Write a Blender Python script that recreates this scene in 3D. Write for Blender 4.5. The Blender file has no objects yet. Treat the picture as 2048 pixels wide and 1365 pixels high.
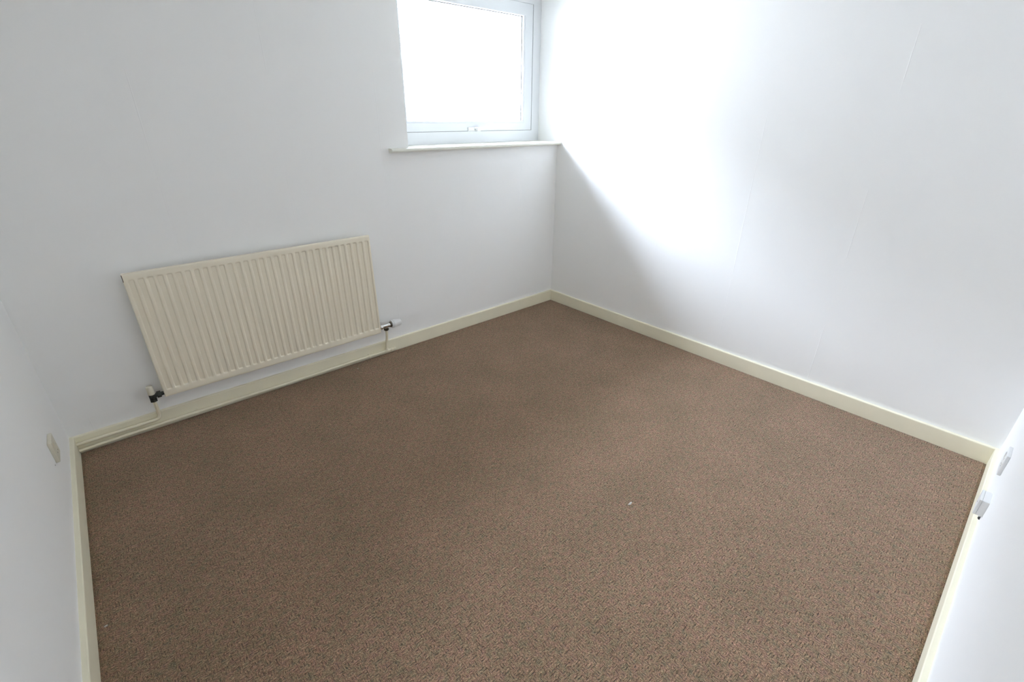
import bpy, bmesh, math, random
from mathutils import Matrix, Vector
random.seed(7)

SC = bpy.context.scene
COL = SC.collection

# ------------------------------------------------------------------ camera
# room axes: the far corner of the carpet is the origin, the window wall lies in y = 0,
# the bare wall on the right in x = 0, the floor in z = 0 (metres)
W, D, H = 3.096, 2.787, 2.30          # room width, depth, height
cam_data = bpy.data.cameras.new('camera')
cam_data.sensor_width = 36.0
cam_data.sensor_fit = 'HORIZONTAL'
cam_data.lens = 942.7 / 2048 * 36.0
cam_data.clip_start = 0.02
cam = bpy.data.objects.new('camera', cam_data)
COL.objects.link(cam)
cam.matrix_world = (Matrix.Translation((-2.7408, -2.6101, 1.408))
                    @ Matrix.Rotation(-0.72394, 4, 'Z') @ Matrix.Rotation(1.12244, 4, 'X')
                    @ Matrix.Rotation(0.00657, 4, 'Z'))
SC.camera = cam

# ------------------------------------------------------------------ world, exposure
world = bpy.data.worlds.new('overcast_sky')
SC.world = world
world.use_nodes = True
bg = world.node_tree.nodes['Background']
bg.inputs['Color'].default_value = (0.885, 0.985, 1.19, 1)
bg.inputs['Strength'].default_value = 16.0      # evenly bright cloud cover

SC.view_settings.view_transform = 'Standard'
SC.view_settings.look = 'None'
SC.view_settings.gamma = 1.0
SC.view_settings.use_curve_mapping = False
SC.view_settings.exposure = 2.57
SC.cycles.max_bounces = 9
SC.cycles.diffuse_bounces = 8
SC.cycles.transparent_max_bounces = 16
SC.cycles.use_adaptive_sampling = True
SC.cycles.adaptive_threshold = 0.04
SC.cycles.use_denoising = True
SC.cycles.denoising_input_passes = 'RGB_ALBEDO_NORMAL'
SC.cycles.denoising_prefilter = 'NONE'      # the guide passes of this scene are free of noise
SC.cycles.use_guiding = True

# sampling portal for the daylight in the window opening (gives off no light itself)
pl = bpy.data.lights.new('window_portal', 'AREA')
pl.shape = 'RECTANGLE'
pl.size, pl.size_y = 1.24, 0.90
pl.cycles.is_portal = True
plo = bpy.data.objects.new('window_portal', pl)
COL.objects.link(plo)
plo.location = (-0.62, 0.29, 1.68)
plo.rotation_euler = (math.radians(-90), 0, 0)

# ------------------------------------------------------------------ materials
def new_mat(name):
    m = bpy.data.materials.new(name)
    m.use_nodes = True
    nt = m.node_tree
    return m, nt, nt.nodes['Principled BSDF']

def N(nt, typ, **kw):
    n = nt.nodes.new(typ)
    for k, v in kw.items():
        setattr(n, k, v)
    return n

def mth(nt, op, a, b=None, c=None):
    n = nt.nodes.new('ShaderNodeMath'); n.operation = op
    for i, v in enumerate((a, b, c)):
        if v is None: continue
        if isinstance(v, (int, float)): n.inputs[i].default_value = v
        else: nt.links.new(v, n.inputs[i])
    return n.outputs[0]

def noise(nt, vec, scale, detail=2.0, rough=0.5):
    n = nt.nodes.new('ShaderNodeTexNoise')
    n.inputs['Scale'].default_value = scale
    n.inputs['Detail'].default_value = detail
    n.inputs['Roughness'].default_value = rough
    nt.links.new(vec, n.inputs['Vector'])
    return n

def mix(nt, fac, a, b, mode='MIX'):
    n = nt.nodes.new('ShaderNodeMix'); n.data_type = 'RGBA'; n.blend_type = mode
    if isinstance(fac, (int, float)): n.inputs[0].default_value = fac
    else: nt.links.new(fac, n.inputs[0])
    for s, v in ((6, a), (7, b)):
        if isinstance(v, tuple): n.inputs[s].default_value = (*v, 1)
        else: nt.links.new(v, n.inputs[s])
    return n.outputs[2]

def ramp(nt, fac, stops):
    n = nt.nodes.new('ShaderNodeValToRGB')
    el = n.color_ramp.elements
    while len(el) < len(stops): el.new(0.5)
    for e, (p, c) in zip(el, stops):
        e.position = p; e.color = (*c, 1) if len(c) == 3 else c
    nt.links.new(fac, n.inputs[0])
    return n.outputs[0]

def coords(nt):
    return nt.nodes.new('ShaderNodeTexCoord').outputs['Object']

def simple(name, col, rough=0.5, metal=0.0, var=0.0, vscale=30.0, bump=0.0, bscale=200.0, spec=0.5):
    m, nt, p = new_mat(name)
    p.inputs['Roughness'].default_value = rough
    p.inputs['Metallic'].default_value = metal
    p.inputs['Specular IOR Level'].default_value = spec
    p.inputs['Base Color'].default_value = (*col, 1)
    co = coords(nt)
    if var:
        n = noise(nt, co, vscale, 4)
        c = mix(nt, n.outputs['Fac'], tuple(x * (1 - var) for x in col), tuple(min(1, x * (1 + var)) for x in col))
        nt.links.new(c, p.inputs['Base Color'])
    if bump:
        n = noise(nt, co, bscale, 3)
        b = nt.nodes.new('ShaderNodeBump')
        b.inputs['Strength'].default_value = bump
        b.inputs['Distance'].default_value = 0.001
        nt.links.new(n.outputs['Fac'], b.inputs['Height'])
        nt.links.new(b.outputs[0], p.inputs['Normal'])
    return m

def wall_paint(name, col, axis, seam0, pitch=0.53):
    """matt emulsion over lining paper: rollered relief and a faint butt joint every roll width"""
    m, nt, p = new_mat(name)
    p.inputs['Roughness'].default_value = 0.75
    p.inputs['Specular IOR Level'].default_value = 0.25
    co = coords(nt)
    n1 = noise(nt, co, 1.6, 2)
    nt.links.new(mix(nt, n1.outputs['Fac'], tuple(c * 0.985 for c in col), tuple(min(1, c * 1.015) for c in col)), p.inputs['Base Color'])
    mid = noise(nt, co, 22, 2)
    hgt = mth(nt, 'MULTIPLY', mid.outputs['Fac'], 1.0)
    if axis is not None:
        sep = nt.nodes.new('ShaderNodeSeparateXYZ'); nt.links.new(co, sep.inputs[0])
        v = mth(nt, 'DIVIDE', mth(nt, 'SUBTRACT', sep.outputs[axis], seam0), pitch)
        d = mth(nt, 'MULTIPLY', mth(nt, 'ABSOLUTE', mth(nt, 'SUBTRACT', mth(nt, 'FRACT', mth(nt, 'ADD', v, 100.5)), 0.5)), pitch)
        line = mth(nt, 'SUBTRACT', 1.0, mth(nt, 'MINIMUM', mth(nt, 'DIVIDE', d, 0.0025), 1.0))
        wear = noise(nt, co, 2.2, 0)
        msk = mth(nt, 'GREATER_THAN', wear.outputs['Fac'], 0.47)
        hgt = mth(nt, 'ADD', hgt, mth(nt, 'MULTIPLY', mth(nt, 'MULTIPLY', line, msk), 1.6))
    b = nt.nodes.new('ShaderNodeBump')
    b.inputs['Strength'].default_value = 0.5
    b.inputs['Distance'].default_value = 0.0006
    nt.links.new(hgt, b.inputs['Height'])
    nt.links.new(b.outputs[0], p.inputs['Normal'])
    return m

def carpet_mat():
    m, nt, p = new_mat('brown_carpet')
    p.inputs['Roughness'].default_value = 0.95
    p.inputs['Specular IOR Level'].default_value = 0.08
    p.inputs['Sheen Weight'].default_value = 0.15
    p.inputs['Sheen Roughness'].default_value = 0.5
    co = coords(nt)
    wob = noise(nt, co, 42, 2)
    va = nt.nodes.new('ShaderNodeVectorMath'); va.operation = 'MULTIPLY_ADD'
    nt.links.new(wob.outputs['Color'], va.inputs[0]); va.inputs[1].default_value = (0.0095,) * 3
    nt.links.new(co, va.inputs[2])
    sep = nt.nodes.new('ShaderNodeSeparateXYZ'); nt.links.new(va.outputs[0], sep.inputs[0])
    cell, per = 0.0235, 3.0
    u = mth(nt, 'DIVIDE', sep.outputs[0], cell); v = mth(nt, 'DIVIDE', sep.outputs[1], cell)
    par = mth(nt, 'MODULO', mth(nt, 'ADD', mth(nt, 'FLOOR', mth(nt, 'ADD', u, 1000.0)), mth(nt, 'FLOOR', mth(nt, 'ADD', v, 1000.0))), 2.0)
    par = mth(nt, 'GREATER_THAN', par, 0.5)
    def pick(a_, b_):
        n = nt.nodes.new('ShaderNodeMix'); n.data_type = 'FLOAT'
        nt.links.new(par, n.inputs[0]); nt.links.new(a_, n.inputs[2]); nt.links.new(b_, n.inputs[3])
        return n.outputs[0]
    across, along = pick(u, v), pick(v, u)
    # basket weave: three loops side by side per cell, turned a quarter from cell to cell
    rib = mth(nt, 'ABSOLUTE', mth(nt, 'SUBTRACT', mth(nt, 'FRACT', mth(nt, 'ADD', mth(nt, 'MULTIPLY', across, per), 3000.0)), 0.5))
    groove = mth(nt, 'MULTIPLY', mth(nt, 'MAXIMUM', mth(nt, 'SUBTRACT', rib, 0.30), 0.0), 5.0)
    patchy = noise(nt, co, 95, 2)
    msk = ramp(nt, patchy.outputs['Fac'], [(0.42, (0.0,) * 3), (0.60, (1.0,) * 3)])
    groove = mth(nt, 'MULTIPLY', groove, msk)
    # strands of yarn running along each loop
    cmb = nt.nodes.new('ShaderNodeCombineXYZ')
    nt.links.new(mth(nt, 'MULTIPLY', across, 10.0), cmb.inputs[0]); nt.links.new(mth(nt, 'MULTIPLY', along, 3.0), cmb.inputs[1]); nt.links.new(mth(nt, 'MULTIPLY', par, 7.3), cmb.inputs[2])
    fib = noise(nt, cmb.outputs[0], 1.0, 3, 0.75)
    fuzz = noise(nt, co, 340, 2, 0.7)
    hgt = mth(nt, 'SUBTRACT', mth(nt, 'ADD', mth(nt, 'MULTIPLY', fib.outputs['Fac'], 0.8), mth(nt, 'MULTIPLY', fuzz.outputs['Fac'], 0.4)), mth(nt, 'MULTIPLY', groove, 0.8))
    b = nt.nodes.new('ShaderNodeBump')
    b.inputs['Strength'].default_value = 0.9
    b.inputs['Distance'].default_value = 0.004
    nt.links.new(hgt, b.inputs['Height'])
    nt.links.new(b.outputs[0], p.inputs['Normal'])
    # yarn colours: olive-grey, tan, russet and mauve-grey strands with pale flecks
    blot = noise(nt, co, 46, 3, 0.75)
    c = ramp(nt, blot.outputs['Fac'], [(0.30, (0.198, 0.160, 0.100)), (0.41, (0.275, 0.200, 0.120)), (0.51, (0.300, 0.194, 0.120)), (0.61, (0.322, 0.188, 0.126)), (0.74, (0.235, 0.160, 0.120))])
    blot2 = noise(nt, co, 4.0, 3, 0.6)
    c = mix(nt, 1.0, c, ramp(nt, blot2.outputs['Fac'], [(0.32, (0.91, 0.93, 0.90)), (0.68, (1.10, 1.07, 1.08))]), 'MULTIPLY')
    c = mix(nt, 1.0, c, ramp(nt, fib.outputs['Fac'], [(0.28, (0.28, 0.27, 0.27)), (0.50, (1.0, 1.0, 1.0)), (0.72, (1.95, 1.97, 2.00))]), 'MULTIPLY')
    c = mix(nt, 1.0, c, ramp(nt, fuzz.outputs['Fac'], [(0.27, (0.52, 0.51, 0.50)), (0.50, (1.0, 1.0, 1.0)), (0.73, (1.60, 1.62, 1.64))]), 'MULTIPLY')
    c = mix(nt, mth(nt, 'MULTIPLY', groove, 0.85), c, (0.060, 0.042, 0.036))  # shade between the loops painted dark into the grooves
    nt.links.new(c, p.inputs['Base Color'])
    return m

M_WALL_B = wall_paint('white_emulsion_window_wall', (0.915, 0.911, 0.893), 0, -1.946)
M_WALL_R = wall_paint('white_emulsion_side_wall', (0.915, 0.911, 0.893), 1, -0.405)
M_WALL_N = wall_paint('white_emulsion_plain', (0.915, 0.911, 0.893), None, 0)
M_CEIL = simple('ceiling_white', (0.90, 0.897, 0.88), 0.8, var=0.02, vscale=3, bump=0.3, bscale=120)
M_SKIRT = simple('cream_gloss', (0.87, 0.82, 0.64), 0.42, var=0.05, vscale=9, bump=0.15, bscale=90)
M_PIPE = simple('cream_pipe_gloss', (0.87, 0.81, 0.63), 0.38, var=0.05, vscale=25, bump=0.12, bscale=150)
M_RAD = simple('radiator_cream_enamel', (0.88, 0.81, 0.655), 0.45, var=0.025, vscale=6)
M_SILL = simple('sill_cream_gloss', (0.80, 0.79, 0.70), 0.35, var=0.03, vscale=12)
M_UPVC = simple('white_upvc', (0.78, 0.80, 0.82), 0.32, var=0.01, vscale=5)
M_GASKET = simple('grey_gasket', (0.16, 0.155, 0.155), 0.7, var=0.1)
M_PLASTIC = simple('white_plastic', (0.80, 0.80, 0.79), 0.35, var=0.02, vscale=40)
M_SHADEPLASTIC = simple('shade_toned_plastic', (0.70, 0.66, 0.54), 0.4, var=0.05, vscale=60)  # beige of the plate's shaded side put into the base colour
M_CAP = simple('cream_plastic_cap', (0.74, 0.71, 0.58), 0.45, var=0.04, vscale=60)
M_CHROME = simple('chrome_plate', (0.72, 0.71, 0.69), 0.18, 1.0, var=0.08, vscale=80)
M_BRONZE = simple('tarnished_brass', (0.12, 0.095, 0.07), 0.5, 0.7, var=0.35, vscale=120, bump=0.4)
M_BLACK = simple('blackened_brass', (0.045, 0.047, 0.042), 0.5, 0.5, var=0.4, vscale=140, bump=0.4)
M_RUST = simple('rust', (0.085, 0.045, 0.03), 0.85, var=0.4, vscale=200)
M_DARK = simple('dark_hole', (0.03, 0.028, 0.026), 0.8, var=0.2)
M_BARE = simple('bare_plaster', (0.50, 0.44, 0.36), 0.9, var=0.2, vscale=150)
M_LINT = simple('pale_lint', (0.58, 0.55, 0.51), 0.95, var=0.1, vscale=400)
M_SOFFIT = simple('soffit_board', (0.45, 0.44, 0.42), 0.7, var=0.05)
M_GROUND = simple('tarmac_and_grass', (0.10, 0.105, 0.085), 0.9, var=0.4, vscale=0.8)
M_HOUSE = simple('house_render', (0.40, 0.39, 0.375), 0.85, var=0.1, vscale=0.5)
M_CARPET = carpet_mat()

def glass_mat():
    m, nt, p = new_mat('window_glass')
    nt.nodes.remove(p)
    out = nt.nodes['Material Output']
    tr = nt.nodes.new('ShaderNodeBsdfTransparent'); tr.inputs[0].default_value = (0.97, 0.98, 0.975, 1)
    gl = nt.nodes.new('ShaderNodeBsdfGlossy'); gl.inputs['Roughness'].default_value = 0.02
    fr = nt.nodes.new('ShaderNodeFresnel'); fr.inputs[0].default_value = 1.25
    mx = nt.nodes.new('ShaderNodeMixShader')
    nt.links.new(fr.outputs[0], mx.inputs[0]); nt.links.new(tr.outputs[0], mx.inputs[1]); nt.links.new(gl.outputs[0], mx.inputs[2])
    nt.links.new(mx.outputs[0], out.inputs[0])
    return m
M_GLASS = glass_mat()

# ------------------------------------------------------------------ mesh helpers
def box(bm, x0, x1, y0, y1, z0, z1, bev=0.0, seg=2):
    r = bmesh.ops.create_cube(bm, size=1.0)
    bmesh.ops.transform(bm, matrix=Matrix.Translation(((x0 + x1) / 2, (y0 + y1) / 2, (z0 + z1) / 2))
                        @ Matrix.Diagonal((x1 - x0, y1 - y0, z1 - z0, 1)), verts=r['verts'])
    if bev:
        es = list({e for v in r['verts'] for e in v.link_edges})
        bmesh.ops.bevel(bm, geom=es, offset=bev, segments=seg, profile=0.5, affect='EDGES')

def lathe(bm, origin, direction, prof, n=24, sides=None):
    """prof: list of (distance along axis, radius); sides=6 gives a hexagonal nut"""
    n = sides or n
    d = Vector(direction).normalized()
    a = Vector((0, 0, 1)) if abs(d.z) < 0.9 else Vector((1, 0, 0))
    u = d.cross(a).normalized(); w = d.cross(u)
    o = Vector(origin); rings = []
    for t, r in prof:
        rings.append([bm.verts.new(o + d * t + (u * math.cos(2 * math.pi * k / n) + w * math.sin(2 * math.pi * k / n)) * r) for k in range(n)])
    for A, B in zip(rings, rings[1:]):
        for k in range(n):
            bm.faces.new((A[k], A[(k + 1) % n], B[(k + 1) % n], B[k]))
    bm.faces.new(rings[0][::-1]); bm.faces.new(rings[-1])

def tube(bm, pts, r, n=16):
    """round pipe along a polyline, parallel-transported rings"""
    P = [Vector(p) for p in pts]; rings = []
    up = None
    for i, p in enumerate(P):
        t = (P[min(i + 1, len(P) - 1)] - P[max(i - 1, 0)]).normalized()
        if up is None:
            up = t.orthogonal().normalized()
        up = (up - t * up.dot(t)).normalized()
        w = t.cross(up)
        rings.append([bm.verts.new(p + (up * math.cos(2 * math.pi * k / n) + w * math.sin(2 * math.pi * k / n)) * r) for k in range(n)])
    for A, B in zip(rings, rings[1:]):
        for k in range(n):
            bm.faces.new((A[k], A[(k + 1) % n], B[(k + 1) % n], B[k]))
    bm.faces.new(rings[0][::-1]); bm.faces.new(rings[-1])

def bend(a, c, b, r, n=8):
    """points rounding the corner c between a and b with radius r"""
    a, b, c = Vector(a), Vector(b), Vector(c)
    d1, d2 = (a - c).normalized(), (b - c).normalized()
    p0, p1 = c + d1 * r, c + d2 * r
    return [(p0 * (1 - t) ** 2 + c * 2 * t * (1 - t) + p1 * t * t) for t in [i / n for i in range(n + 1)]]

def extrude_profile(bm, prof, axis, a0, a1):
    """closed 2-D profile swept along x or y. prof: (across, z)"""
    rings = []
    for s in (a0, a1):
        rings.append([bm.verts.new((s, q, z) if axis == 'x' else (q, s, z)) for q, z in prof])
    n = len(prof)
    for k in range(n):
        bm.faces.new((rings[0][k], rings[0][(k + 1) % n], rings[1][(k + 1) % n], rings[1][k]))
    bm.faces.new(rings[0][::-1]); bm.faces.new(rings[1])

def obj(name, bm, mat, parent=None, smooth=False, angle=40, label=None, category=None, group=None, kind=None):
    bmesh.ops.recalc_face_normals(bm, faces=bm.faces[:])
    me = bpy.data.meshes.new(name)
    bm.to_mesh(me); bm.free()
    me.materials.append(mat)
    o = bpy.data.objects.new(name, me)
    COL.objects.link(o)
    if parent is not None:
        o.parent = parent
        o.matrix_parent_inverse = Matrix.Translation(-parent_origin(parent))
    if smooth:
        for f in me.polygons: f.use_smooth = True
        me.set_sharp_from_angle(angle=math.radians(angle))
    tag(o, label, category, group, kind)
    return o

def parent_origin(p):
    v = Vector(p.location); q = p.parent
    return v if q is None else ORIGIN.get(p.name, v)
ORIGIN = {}

def tag(o, label=None, category=None, group=None, kind=None):
    for k, v in (('label', label), ('category', category), ('group', group), ('kind', kind)):
        if v: o[k] = v

def thing(name, loc, label, category=None, group=None, kind=None):
    o = bpy.data.objects.new(name, None)
    o.empty_display_size = 0.05
    o.location = loc
    COL.objects.link(o)
    tag(o, label, category, group, kind)
    return o

def sub(name, bm, mat, parent, **kw):
    """a sub-part of a mesh part (that part sits at its thing's origin frame already)"""
    o = obj(name, bm, mat, None, **kw)
    o.parent = parent
    return o

# ------------------------------------------------------------------ the room shell
SK_H, SK_T = 0.081, 0.0158            # skirting board
XW = -1.245                           # left side of the window opening
Z_SILL, Z_HEAD = 1.2305, 2.135
OUT = 0.30                            # wall thickness at the window

def floor():
    bm = bmesh.new()
    e = 0.010                          # the carpet dips where it is tucked under the skirting
    xs = [-W, -W + SK_T - 0.002, -W + SK_T + e, -SK_T - e, -SK_T + 0.002, 0]
    ys = [-D, -D + SK_T - 0.002, -D + SK_T + e, -SK_T - e, -SK_T + 0.002, 0]
    zx = lambda i: 0.0 if 2 <= i <= 3 else -0.006
    g = [[bm.verts.new((x, y, min(zx(i), zx(j)))) for j, y in enumerate(ys)] for i, x in enumerate(xs)]
    for i in range(5):
        for j in range(5):
            bm.faces.new((g[i][j], g[i + 1][j], g[i + 1][j + 1], g[i][j + 1]))
    return obj('floor', bm, M_CARPET, kind='structure', label='mottled brown carpet with a small basket weave covering the whole floor')
floor()

def walls():
    bm = bmesh.new()
    z0 = -0.05
    # window wall with the opening; one mesh without overlaps
    box(bm, -W - 0.15, XW, 0, OUT, z0, H)
    box(bm, XW, 0, 0, OUT, z0, Z_SILL - 0.022)
    box(bm, XW, 0, 0, OUT, Z_HEAD, H)
    obj('wall_back', bm, M_WALL_B, kind='structure', label='white painted wall with the window and the radiator')
    bm = bmesh.new(); box(bm, 0, 0.15, -D - 0.15, OUT, z0, H)
    obj('wall_right', bm, M_WALL_R, kind='structure', label='bare white painted wall running up to the window reveal')
    bm = bmesh.new(); box(bm, -W - 0.15, -W, -D - 0.15, 0, z0, H)
    obj('wall_left', bm, M_WALL_N, kind='structure', label='white painted wall past the radiator pipes with a socket')
    wl = bpy.data.objects['wall_left']
    bm = bmesh.new(); lathe(bm, (-W - 0.0005, -0.486, 0.2375), (1, 0, 0), [(0, 0.0028), (0.0009, 0.0026)], 10)
    sub('nail_hole', bm, M_DARK, wl, label='small dark nail hole below the socket')
    bm = bmesh.new(); box(bm, -W, 0, -D - 0.15, -D, z0, H)
    obj('wall_near', bm, M_WALL_N, kind='structure', label='white painted wall with a socket and a small surface box')
    bm = bmesh.new(); box(bm, -W - 0.15, 0.15, -D - 0.15, OUT, H, H + 0.1)
    obj('ceiling', bm, M_CEIL, kind='structure', label='flat white painted ceiling')
walls()

def skirting():
    def prof(base, s):                 # s = +1 when the board stands on the + side of the wall plane
        t, h, b = SK_T, SK_H, 0.003
        return [(base, -0.006), (base + s * t, -0.006), (base + s * t, h - b), (base + s * (t - 0.3 * b), h - 0.3 * b),
                (base + s * (t - b), h), (base, h)]
    bm = bmesh.new(); extrude_profile(bm, prof(0, -1), 'x', -W, 0)
    obj('baseboard_back', bm, M_SKIRT, kind='structure', label='cream gloss skirting board under the radiator')
    bm = bmesh.new(); extrude_profile(bm, prof(0, -1), 'y', -D, -SK_T)
    obj('baseboard_right', bm, M_SKIRT, kind='structure', label='cream gloss skirting board along the bare wall')
    bm = bmesh.new(); extrude_profile(bm, prof(-W, 1), 'y', -D, -SK_T)
    obj('baseboard_left', bm, M_SKIRT, kind='structure', label='cream gloss skirting board where the heating pipes end')
    bm = bmesh.new(); extrude_profile(bm, prof(-D, 1), 'x', -W + SK_T, -SK_T)
    obj('baseboard_near', bm, M_SKIRT, kind='structure', label='cream gloss skirting board below the surface box')
skirting()

# outside the window: ground below, the eaves of the roof above
bm = bmesh.new(); box(bm, -30, 30, OUT + 0.0, 60, -3.2, -3.0)
obj('ground', bm, M_GROUND, kind='structure', label='ground outside far below the window')
# unseen houses added across the street, heights shaped to block the low sky
for x0, wd, hy, hz, rh in ((-38, 8.0, 10.5, 5.2, 2.6), (-29.3, 8.0, 9.8, 4.5, 2.8), (-20.6, 7.8, 10.2, 5.6, 2.4), (-12.0, 8.0, 9.6, 4.6, 2.8),
                           (-3.2, 8.0, 10.2, 5.4, 2.6), (5.5, 8.0, 9.8, 4.6, 2.8), (14.2, 8.0, 10.5, 5.2, 2.6)):
    bm = bmesh.new()
    box(bm, x0, x0 + wd, hy, hy + 8, -3.0, hz)
    e = [bm.verts.new(v) for v in ((x0 - 0.3, hy - 0.3, hz), (x0 + wd + 0.3, hy - 0.3, hz), (x0 + wd + 0.3, hy + 8.3, hz), (x0 - 0.3, hy + 8.3, hz),
                                   (x0 + wd * 0.12, hy + 4, hz + rh), (x0 + wd * 0.88, hy + 4, hz + rh))]
    for q in ((0, 1, 5, 4), (1, 2, 5), (2, 3, 4, 5), (3, 0, 4), (3, 2, 1, 0)):
        bm.faces.new([e[k] for k in q])
    obj('added_house', bm, M_HOUSE, kind='structure', label='unseen house added across the street to block low sky light')
EAVE = 0.55
bm = bmesh.new(); box(bm, -6, 4, OUT, OUT + EAVE, Z_HEAD + 0.02, Z_HEAD + 0.06)
box(bm, -6, 4, OUT + EAVE - 0.02, OUT + EAVE, Z_HEAD + 0.02, Z_HEAD + 0.22)
obj('trim_1', bm, M_SOFFIT, kind='structure', label='eaves soffit and fascia board over the window outside')

# ------------------------------------------------------------------ the window
def window():
    cx = XW / 2
    root = thing('window_1', (cx, 0.2, Z_SILL), 'white plastic top hung window over a cream sill', kind='structure')
    YF = 0.205                          # room face of the outer frame
    F, S, B = 0.078, 0.072, 0.014       # outer frame, sash face width, glazing bead
    def ring(bm, x0, x1, z0, z1, w, y0, y1, bev, wb=None):
        wb = wb or w
        # four mitre-jointed bars with bevelled edges
        o = [(x0, z0), (x1, z0), (x1, z1), (x0, z1)]
        i = [(x0 + w, z0 + wb), (x1 - w, z0 + wb), (x1 - w, z1 - w), (x0 + w, z1 - w)]
        for k in range(4):
            k2 = (k + 1) % 4
            q = [o[k], o[k2], i[k2], i[k]]
            fr = [bm.verts.new((x, y0, z)) for x, z in q]
            bk = [bm.verts.new((x, y1, z)) for x, z in q]
            bm.faces.new(fr[::-1]); bm.faces.new(bk)
            bm.faces.new((fr[0], fr[1], bk[1], bk[0]))
            bm.faces.new((fr[2], fr[3], bk[3], bk[2]))
        bmesh.ops.remove_doubles(bm, verts=bm.verts[:], dist=1e-5)
        es = [e for e in bm.edges if abs(e.verts[0].co.y - e.verts[1].co.y) < 1e-6 and
              (abs(e.verts[0].co.x - e.verts[1].co.x) < 1e-6 or abs(e.verts[0].co.z - e.verts[1].co.z) < 1e-6) and len(e.link_faces) == 2]
        bmesh.ops.bevel(bm, geom=es, offset=bev, segments=2, profile=0.5, affect='EDGES')
    FX0 = XW - 0.036                    # the left jamb is half buried in the plaster
    bm = bmesh.new(); ring(bm, FX0, 0.0, Z_SILL - 0.0005, Z_HEAD + 0.02, 0.0730, YF, YF + 0.062, 0.002)
    obj('window_frame', bm, M_UPVC, root, label='white plastic outer frame')
    bm = bmesh.new(); ring(bm, FX0 + 0.07, -0.07, Z_SILL + 0.066, Z_HEAD - 0.02, 0.034, YF + 0.0515, YF + 0.066, 0.001)
    obj('frame_rebate', bm, M_UPVC, root)
    # opening sash, standing slightly proud of the frame
    sx0, sx1, sz0, sz1 = FX0 + F, -F, Z_SILL + 0.0745, 2.0815
    bm = bmesh.new(); ring(bm, sx0, sx1, sz0, sz1, S, YF - 0.001, YF + 0.050, 0.003, 0.050)
    sash = obj('sash', bm, M_UPVC, root, label='white plastic opening sash')
    bm = bmesh.new()                    # dark rubber seal showing in the gap around the sash
    ring(bm, sx0 - 0.0045, sx1 + 0.0045, sz0 - 0.0022, sz1 + 0.0022, 0.010, YF + 0.0025, YF + 0.03, 0.0005)
    sub('seal', bm, M_GASKET, sash, label='grey rubber seal')
    gx0, gx1, gz0, gz1 = sx0 + S, sx1 - S, sz0 + 0.050, sz1 - S + 0.012
    bm = bmesh.new(); ring(bm, gx0 - 0.001, gx1 + 0.001, gz0 - 0.001, gz1 + 0.001, B, YF + 0.002, YF + 0.022, 0.003)
    sub('glazing_bead', bm, M_UPVC, sash)
    bm = bmesh.new(); ring(bm, gx0 + B - 0.002, gx1 - B + 0.002, gz0 + B - 0.002, gz1 - B + 0.002, 0.004, YF + 0.018, YF + 0.024, 0.0004)
    sub('glazing_gasket', bm, M_GASKET, sash, label='grey glazing gasket')
    bm = bmesh.new(); box(bm, gx0 + 0.004, gx1 - 0.004, YF + 0.024, YF + 0.030, gz0 + 0.004, gz1 - 0.004)
    sub('pane', bm, M_GLASS, sash)
    # espagnolette handle lying along the bottom rail
    YH = YF + 0.011
    hz = sz0 + 0.010
    bm = bmesh.new()
    box(bm, -0.668, -0.560, YH - 0.024, YH - 0.012, hz - 0.012, hz + 0.014, 0.004, 3)
    lathe(bm, (-0.602, YH - 0.022, hz + 0.001), (0, -1, 0), [(0, 0.015), (0.012, 0.014), (0.018, 0.012)], 20)
    hb = sub('handle', bm, M_PLASTIC, sash, smooth=True, label='white handle base')
    bm = bmesh.new()
    pts = [(-0.612, hz + 0.001), (-0.590, hz + 0.002), (-0.560, hz + 0.006), (-0.525, hz + 0.014), (-0.480, hz + 0.022)]
    for k in range(len(pts) - 1):
        pass
    rings = []
    for k, (x, z) in enumerate(pts):
        h = [0.011, 0.010, 0.009, 0.0085, 0.007][k]; y0 = YH - 0.052; y1 = YH - 0.040
        rings.append([bm.verts.new(v) for v in ((x, y0, z - h), (x, y1, z - h), (x, y1, z + h), (x, y0, z + h))])
    for A_, B_ in zip(rings, rings[1:]):
        for k in range(4): bm.faces.new((A_[k], A_[(k + 1) % 4], B_[(k + 1) % 4], B_[k]))
    bm.faces.new(rings[0][::-1]); bm.faces.new(rings[-1])
    bmesh.ops.bevel(bm, geom=bm.edges[:], offset=0.003, segments=2, profile=0.5, affect='EDGES')
    sub('lever', bm, M_PLASTIC, sash, smooth=True, label='white handle lever')
    bm = bmesh.new(); lathe(bm, (-0.566, YH - 0.0235, hz - 0.004), (0, -1, 0), [(0, 0.0035), (0.0012, 0.0035)], 12)
    sub('lock_barrel', bm, M_DARK, sash, label='small dark key hole')
    # sill board with a rounded nose, horned past the opening on the left
    bm = bmesh.new()
    z0, z1 = Z_SILL - 0.022, Z_SILL
    box(bm, XW, -0.0005, 0.0, YF + 0.001, z0, z1)
    nose = []
    r = 0.011
    prof = [(0.0, z0), (-0.040 + r, z0)] + [(-0.040 + r - r * math.sin(a), z0 + r - r * math.cos(a)) for a in [math.pi * k / 10 for k in range(1, 10)]] + [(-0.040 + r, z1), (0.0, z1)]
    extrude_profile(bm, prof, 'x', -1.372, -0.0005)
    obj('window_sill', bm, M_SILL, root, smooth=True, angle=35, label='cream gloss window sill with rounded nose')
window()

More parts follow.
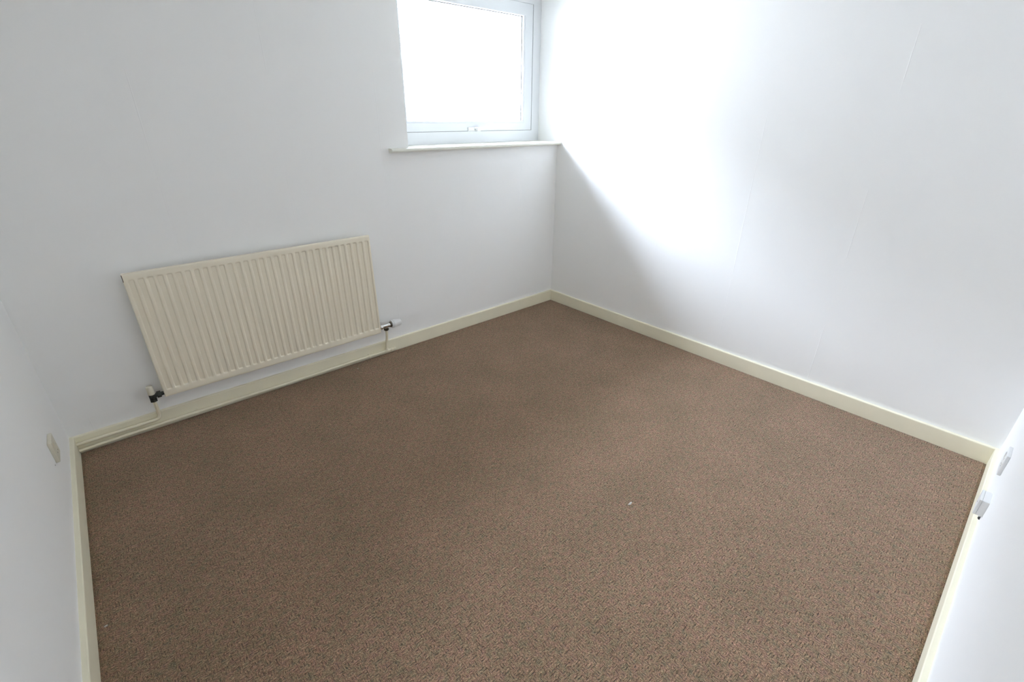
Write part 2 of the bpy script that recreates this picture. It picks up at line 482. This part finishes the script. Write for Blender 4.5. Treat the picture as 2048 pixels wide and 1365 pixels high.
# ------------------------------------------------------------------ the radiator
RX0, RX1, RZ0, RZ1 = -2.715, -1.581, 0.171, 0.7825
RYF, RYB = -0.066, -0.043                      # front skin, back skin
def radiator():
    root = thing('radiator', (-2.148, -0.055, RZ0), 'cream pressed steel panel radiator with vertical channels on the wall left of the window', 'radiator')
    # pressed front skin
    nch, xa, xb = 32, -2.6893, -1.6042
    pitch = (xb - xa) / (nch - 1)
    rim = 0.012
    za, zb = RZ0 + 0.037, RZ1 - 0.031
    dep = 0.0088
    xs = [RX0 + 0.0035, RX0 + rim, RX0 + rim + 0.002]
    prof = [0.0, 0.10, 0.22, 0.32, 0.40, 0.46, 0.50]
    hx = {}
    def h(t):                                  # t = distance from channel centre in pitches
        t = abs(t)
        if t < 0.17: return 1.0
        if t > 0.40: return 0.0
        q = (t - 0.17) / 0.23
        return 0.5 + 0.5 * math.cos(math.pi * q)
    for k in range(nch):
        c = xa + k * pitch
        for t in (-0.5, -0.40, -0.34, -0.285, -0.23, -0.17, 0.0, 0.17, 0.23, 0.285, 0.34, 0.40):
            xs.append(c + t * pitch)
    xs += [xb + 0.5 * pitch, RX1 - rim, RX1 - 0.0035]
    xs = sorted(set(round(x, 5) for x in xs))
    er = 0.0060
    zs = [RZ0 + 0.0035, RZ0 + rim, za - er, za - 0.004, za - 0.002, za + 0.002, za + 0.004, za + er] + \
         [za + er + (zb - za - 2 * er) * k / 8 for k in range(1, 8)] + \
         [zb - er, zb - 0.004, zb - 0.002, zb + 0.002, zb + 0.004, zb + er, RZ1 - rim, RZ1 - 0.0035]
    def env(z):
        d = min(z - za, zb - z)
        if d <= -er: return 0.0
        if d >= er: return 1.0
        return 0.5 - 0.5 * math.cos(math.pi * (d + er) / (2 * er))
    bm = bmesh.new()
    g = []
    for x in xs:
        k = round((x - xa) / pitch); k = max(0, min(nch - 1, k))
        hh = h((x - xa) / pitch - k)
        g.append([bm.verts.new((x, RYF + dep * hh * env(z), z)) for z in zs])
    for i in range(len(xs) - 1):
        for j in range(len(zs) - 1):
            bm.faces.new((g[i][j], g[i + 1][j], g[i + 1][j + 1], g[i][j + 1]))
    # rolled rim down to the seam
    nx, nz = len(xs), len(zs)
    loop = [g[i][0] for i in range(nx)] + [g[nx - 1][j] for j in range(1, nz)] + [g[i][nz - 1] for i in range(nx - 2, -1, -1)] + [g[0][j] for j in range(nz - 2, 0, -1)]
    cxm, czm = (RX0 + RX1) / 2, (RZ0 + RZ1) / 2
    prev = loop
    for off, y in ((0.0022, RYF + 0.0010), (0.0035, RYF + 0.0035), (0.0035, RYF + 0.0085)):
        cur = []
        for v0 in loop:
            x = v0.co.x; z = v0.co.z
            nx_ = x + (off if x > RX1 - 0.005 else -off if x < RX0 + 0.005 else 0)
            nz_ = z + (off if z > RZ1 - 0.005 else -off if z < RZ0 + 0.005 else 0)
            cur.append(bm.verts.new((nx_, y, nz_)))
        n = len(loop)
        for k in range(n):
            bm.faces.new((prev[k], prev[(k + 1) % n], cur[(k + 1) % n], cur[k]))
        prev = cur
    obj('front_panel', bm, M_RAD, root, smooth=True, angle=50, label='ribbed cream front panel')
    bm = bmesh.new(); box(bm, RX0 + 0.006, RX1 - 0.006, RYF + 0.0060, RYF + 0.0130, RZ0 + 0.004, RZ1 - 0.004)
    box(bm, RX0 - 0.001, RX1 + 0.003, RYF + 0.0102, RYB, RZ0 - 0.005, RZ1, 0.003, 3)
    obj('back_panel', bm, M_RAD, root, smooth=True)
    for x in (RX0 + 0.16, RX1 - 0.16):         # hooked wall brackets
        bm = bmesh.new()
        box(bm, x - 0.015, x + 0.015, -0.0035, -0.001, RZ0 + 0.05, RZ1 - 0.06)
        box(bm, x - 0.015, x + 0.015, RYB - 0.002, -0.001, RZ0 + 0.07, RZ0 + 0.074)
        box(bm, x - 0.015, x + 0.015, RYB - 0.002, -0.001, RZ1 - 0.084, RZ1 - 0.08)
        obj('bracket', bm, M_RAD, root)
    bm = bmesh.new(); box(bm, RX0 - 0.0012, RX0 + 0.0022, RYF + 0.001, RYF + 0.008, RZ1 - 0.034, RZ1 - 0.004)
    obj('rust_chip', bm, M_RUST, root, label='dark rusty chip at the upper corner')
    # bleed plug and blank in the end tappings
    bm = bmesh.new(); lathe(bm, (RX1 - 0.002, -0.051, RZ1 - 0.03), (1, 0, 0), [(0, 0.007), (0.003, 0.007)], 16, 6)
    obj('bleed_plug', bm, M_RAD, root)
radiator()

VY = -0.0535                                    # line of the end tappings
def trv():
    z = 0.205
    root = thing('thermostatic_valve', (-1.54, VY, 0.17), 'chrome valve with a white thermostat head at the radiator end nearer the window', 'valve')
    x = -1.540
    bm = bmesh.new()
    lathe(bm, (-1.5845, VY, z), (1, 0, 0), [(0, 0.0092), (0.012, 0.0092), (0.014, 0.0121), (0.030, 0.0121), (0.031, 0.0115), (0.058, 0.0115), (0.060, 0.0144), (0.072, 0.0144)], 20)
    lathe(bm, (x, VY, z), (0, 0, -1), [(0, 0.0109), (0.018, 0.0109)], 20)
    obj('valve_body', bm, M_CHROME, root, smooth=True, label='chrome valve body')
    bm = bmesh.new(); lathe(bm, (-1.578, VY, z), (1, 0, 0), [(0, 0.0144), (0.001, 0.0161), (0.013, 0.0161), (0.014, 0.0144)], sides=6)
    obj('union_nut', bm, M_CHROME, root, label='chrome union nut')
    bm = bmesh.new(); lathe(bm, (x, VY, z - 0.016), (0, 0, -1), [(0, 0.0132), (0.001, 0.0149), (0.014, 0.0149), (0.016, 0.0121)], sides=6)
    obj('compression_nut', bm, M_BRONZE, root, label='tarnished brass nut')
    bm = bmesh.new()
    lathe(bm, (-1.5135, VY, z), (1, 0, 0), [(0, 0.0167), (0.001, 0.0178), (0.010, 0.0178), (0.011, 0.0167)], 20)
    obj('collar', bm, M_BRONZE, root, smooth=True, label='tarnished brass collar')
    bm = bmesh.new()
    lathe(bm, (-1.504, VY, z), (1, 0, 0), [(0.0000, 0.0196), (0.0011, 0.0243), (0.0042, 0.0255), (0.0095, 0.0255), (0.0101, 0.0238), (0.0127, 0.0238), (0.0133, 0.0255), (0.0191, 0.0255), (0.0212, 0.0243),
                                           (0.0551, 0.0217), (0.0636, 0.0196), (0.0668, 0.0157)], 32)
    hd = obj('thermostat_head', bm, M_PLASTIC, root, smooth=True, angle=30, label='white fluted thermostat head')
    bm = bmesh.new()
    for k in range(16):                         # grip flutes
        a = 2 * math.pi * k / 16
        c, s = math.cos(a), math.sin(a)
        lathe(bm, (-1.483, VY + 0.0232 * c, z + 0.0232 * s), Vector((0.034, -0.0016 * c, -0.0016 * s)), [(0, 0.0015), (0.033, 0.0014)], 6)
    sub('grip_flutes', bm, M_PLASTIC, hd)
trv()

def lockshield():
    z, x = 0.190, -2.7615
    root = thing('lockshield_valve', (x, VY, 0.16), 'blackened brass valve with an upright cream cap by the rusty chipped radiator corner', 'valve')
    bm = bmesh.new()
    lathe(bm, (x, VY, z + 0.012), (0, 0, -1), [(0, 0.0119), (0.004, 0.0136), (0.020, 0.0136), (0.026, 0.0113), (0.034, 0.0107)], 18)
    lathe(bm, (x, VY, z), (1, 0, 0), [(0, 0.0107), (0.020, 0.0107), (0.0475, 0.0090)], 18)
    obj('valve_body', bm, M_BLACK, root, smooth=True, label='blackened brass valve body')
    bm = bmesh.new(); lathe(bm, (x + 0.018, VY, z), (1, 0, 0), [(0, 0.0141), (0.001, 0.0158), (0.016, 0.0158), (0.017, 0.0141)], sides=6)
    obj('union_nut', bm, M_BLACK, root, label='blackened union nut')
    bm = bmesh.new(); lathe(bm, (x, VY, z - 0.013), (0, 0, -1), [(0, 0.0136), (0.001, 0.0156), (0.015, 0.0156), (0.017, 0.0124)], sides=6)
    obj('compression_nut', bm, M_BLACK, root, label='blackened compression nut')
    bm = bmesh.new()
    lathe(bm, (x, VY, z + 0.010), (0, 0, 1), [(0, 0.0138), (0.002, 0.0145), (0.038, 0.0132), (0.041, 0.0132), (0.044, 0.0118), (0.045, 0.0085)], 28)
    obj('cap', bm, M_CAP, root, smooth=True, angle=35, label='cream plastic cap')
lockshield()

# ------------------------------------------------------------------ heating pipes
PY = -SK_T - 0.0105                             # pipe line in front of the skirting
ZL, ZU, PR = 0.0185, 0.0490, 0.0078
def pipes():
    def clip(root, x, z):
        bm = bmesh.new()
        n = 14
        ring = []
        for k in range(n + 1):
            a = -math.pi * 0.62 + math.pi * 1.24 * k / n
            for r in (0.0084, 0.0108):
                for dx in (-0.007, 0.007):
                    ring.append(bm.verts.new((x + dx, PY - math.cos(a) * r, z + math.sin(a) * r)))
        for k in range(n):
            q = ring[4 * k:4 * k + 4]; p = ring[4 * k + 4:4 * k + 8]
            bm.faces.new((q[0], q[1], p[1], p[0])); bm.faces.new((q[2], q[3], p[3], p[2]))
            bm.faces.new((q[1], q[3], p[3], p[1])); bm.faces.new((q[0], q[2], p[2], p[0]))
        bm.faces.new(ring[0:4]); bm.faces.new(ring[-4:])
        box(bm, x - 0.006, x + 0.006, PY + 0.006, -SK_T + 0.0005, z + 0.004, z + 0.014, 0.001)
        obj('pipe_clip', bm, M_PIPE, root, label='cream painted pipe clip')
    xr = -1.540
    root = thing('heating_pipe', (xr, PY, 0.0), 'long cream painted pipe from the thermostatic valve along the foot of the skirting', 'pipe')
    c = (xr, PY, ZL)
    # riser leans back from the valve to the skirting
    bm = bmesh.new()
    tube(bm, [(xr, VY, 0.178), (xr, VY, 0.150), (xr, VY + 0.004, 0.125), (xr, PY - 0.006, 0.075), (xr, PY, 0.045), (xr, PY, ZL)], PR)
    obj('riser', bm, M_PIPE, root, smooth=True)
    bm = bmesh.new(); tube(bm, [(-W + SK_T - 0.004, PY, ZL - 0.003)] + [(-2.85 + 0.13 * k, PY, ZL + 0.0015 * math.sin(k * 0.9)) for k in range(10)] + [(-1.50, PY, ZL)], PR)
    obj('pipe_run', bm, M_PIPE, root, smooth=True)
    bm = bmesh.new()                            # tee and stub where the riser lands
    lathe(bm, (-1.556, PY, ZL), (1, 0, 0), [(0, 0.0088), (0.001, 0.0094), (0.031, 0.0094), (0.032, 0.0088)], 18)
    lathe(bm, (xr, PY, ZL + 0.022), (0, 0, -1), [(0, 0.0088), (0.001, 0.0094), (0.02, 0.0094)], 18)
    obj('tee', bm, M_PIPE, root, smooth=True)
    bm = bmesh.new()
    lathe(bm, (-1.512, PY, ZL), (1, 0, 0), [(0, 0.0095), (0.001, 0.0105), (0.012, 0.0105), (0.0125, 0.0095), (0.020, 0.0095), (0.0205, 0.0105), (0.033, 0.0105), (0.034, 0.0095)], 18)
    obj('stop_end', bm, M_PIPE, root, smooth=True, label='cream painted capped pipe end')
    for x in (-2.611, -1.661): clip(root, x, ZL)
    xl = -2.7615
    root = thing('heating_pipe', (xl, PY, 0.0), 'short cream painted upper pipe bending down from the blackened valve to the corner', 'pipe')
    bm = bmesh.new()
    a, cc, b = (xl, PY, 0.10), (xl, PY, ZU), (-2.95, PY, ZU)
    tube(bm, [(xl, VY, 0.165), (xl, VY, 0.148), (xl, VY + 0.003, 0.130), (xl, PY - 0.005, 0.092)] + bend(a, cc, b, 0.022) + [(-2.95, PY, ZU), (-W + SK_T - 0.004, PY, ZU)], PR)
    obj('pipe_run', bm, M_PIPE, root, smooth=True)
pipes()

# ------------------------------------------------------------------ sockets
def socket(loc, rz, label, dep, mat):
    """single switched socket plate, built facing +y with its back on y = 0"""
    root = thing('wall_socket', loc, label, 'socket', None)
    Mx = Matrix.Translation(loc) @ Matrix.Rotation(rz, 4, 'Z')
    def put(name, bm, mat, **kw):
        bm.transform(Mx)
        return obj(name, bm, mat, root, **kw)
    bm = bmesh.new(); box(bm, -0.043, 0.043, 0.0, dep, -0.043, 0.043, 0.0025, 3)
    put('face_plate', bm, mat, smooth=True, angle=35)
    bm = bmesh.new(); box(bm, 0.008, 0.019, dep - 0.0005, dep + 0.003, 0.012, 0.030, 0.001)
    put('rocker_switch', bm, mat)
    for x0, x1, z0, z1 in ((-0.002, 0.002, 0.004, 0.012), (-0.0142, -0.0078, -0.020, -0.016), (0.0078, 0.0142, -0.020, -0.016)):
        bm = bmesh.new(); box(bm, x0, x1, dep - 0.0005, dep + 0.00015, z0, z1)
        put('pin_slot', bm, M_DARK)
    for x in (-0.030, 0.030):
        bm = bmesh.new(); lathe(bm, (x, dep - 0.0005, 0), (0, 1, 0), [(0, 0.003), (0.0010, 0.0028)], 12)
        put('screw', bm, M_CHROME)
socket((-W, -0.4575 + 0.043, 0.271), -math.pi / 2, 'single socket, beige shade put into its colour, low on the wall beside the pipe corner', 0.0125, M_SHADEPLASTIC)
socket((-0.519 + 0.043, -D, 0.272), 0.0, 'white single socket low on the wall beyond the surface box', 0.0105, M_PLASTIC)

def surface_box():
    x0, x1 = -0.682, -0.607
    z0, z1 = 0.138, 0.2015
    y0, y1 = -D, -D + 0.027
    root = thing('junction_box', ((x0 + x1) / 2, -D, z0), 'small white surface box fixed to the wall just above the skirting', 'junction box')
    bm = bmesh.new(); box(bm, x0, x1, y0, y1 - 0.008, z0, z1, 0.001)
    obj('base', bm, M_PLASTIC, root)
    bm = bmesh.new(); box(bm, x0 - 0.0004, x1 + 0.0004, y1 - 0.0078, y1, z0 - 0.0004, z1 + 0.0004, 0.0015)
    obj('cover', bm, M_PLASTIC, root)
    bm = bmesh.new(); lathe(bm, ((x0 + x1) / 2, y1 - 0.0005, (z0 + z1) / 2), (0, 1, 0), [(0, 0.003), (0.0012, 0.0028)], 12)
    obj('screw', bm, M_CHROME, root)
    bm = bmesh.new()
    lathe(bm, (-0.640, -D + 0.0045, 0.112), (0, 0, 1), [(0, 0.0030), (0.028, 0.0030)], 10)
    obj('cable_stub', bm, M_PLASTIC, root, smooth=True)
    bm = bmesh.new()
    lathe(bm, (-0.640, -D - 0.001, 0.106), (0, 1, 0), [(0, 0.0075), (0.004, 0.007), (0.007, 0.004)], 14)
    obj('grommet', bm, M_DARK, root, smooth=True, label='dark rubber grommet')
surface_box()

# ------------------------------------------------------------------ bits on the carpet
def lint(x, y, size, label, seed):
    rnd = random.Random(seed)
    bm = bmesh.new()
    n = 9
    top = []; bot = []
    ang0 = rnd.random() * 6
    for k in range(n):
        a = 2 * math.pi * k / n + ang0
        r = size * (0.55 + 0.5 * rnd.random())
        px, py = x + r * math.cos(a) * 1.5, y + r * math.sin(a) * 0.7
        h = size * 0.25 * rnd.random()
        top.append(bm.verts.new((px, py, 0.0022 + h))); bot.append(bm.verts.new((px * 0.98 + x * 0.02, py * 0.98 + y * 0.02, 0.0)))
    ct = bm.verts.new((x, y, 0.003 + size * 0.35))
    for k in range(n):
        k2 = (k + 1) % n
        bm.faces.new((top[k], top[k2], ct)); bm.faces.new((bot[k], bot[k2], top[k2], top[k]))
    bm.faces.new(bot[::-1])
    obj('lint_scrap', bm, M_LINT, label=label, category='lint', group='pale scraps on the carpet')
lint(-1.4406, -1.8612, 0.008, 'pale flat scrap of lint out in the middle of the carpet', 1)
lint(-3.0571, -1.1167, 0.0042, 'small pale crumb on the carpet close to the skirting past the pipe corner', 2)
lint(-1.7758, -0.0977, 0.0032, 'tiny pale crumb on the carpet under the radiator', 3)
lint(-0.7568, -0.0898, 0.0030, 'tiny pale crumb on the carpet below the window', 4)
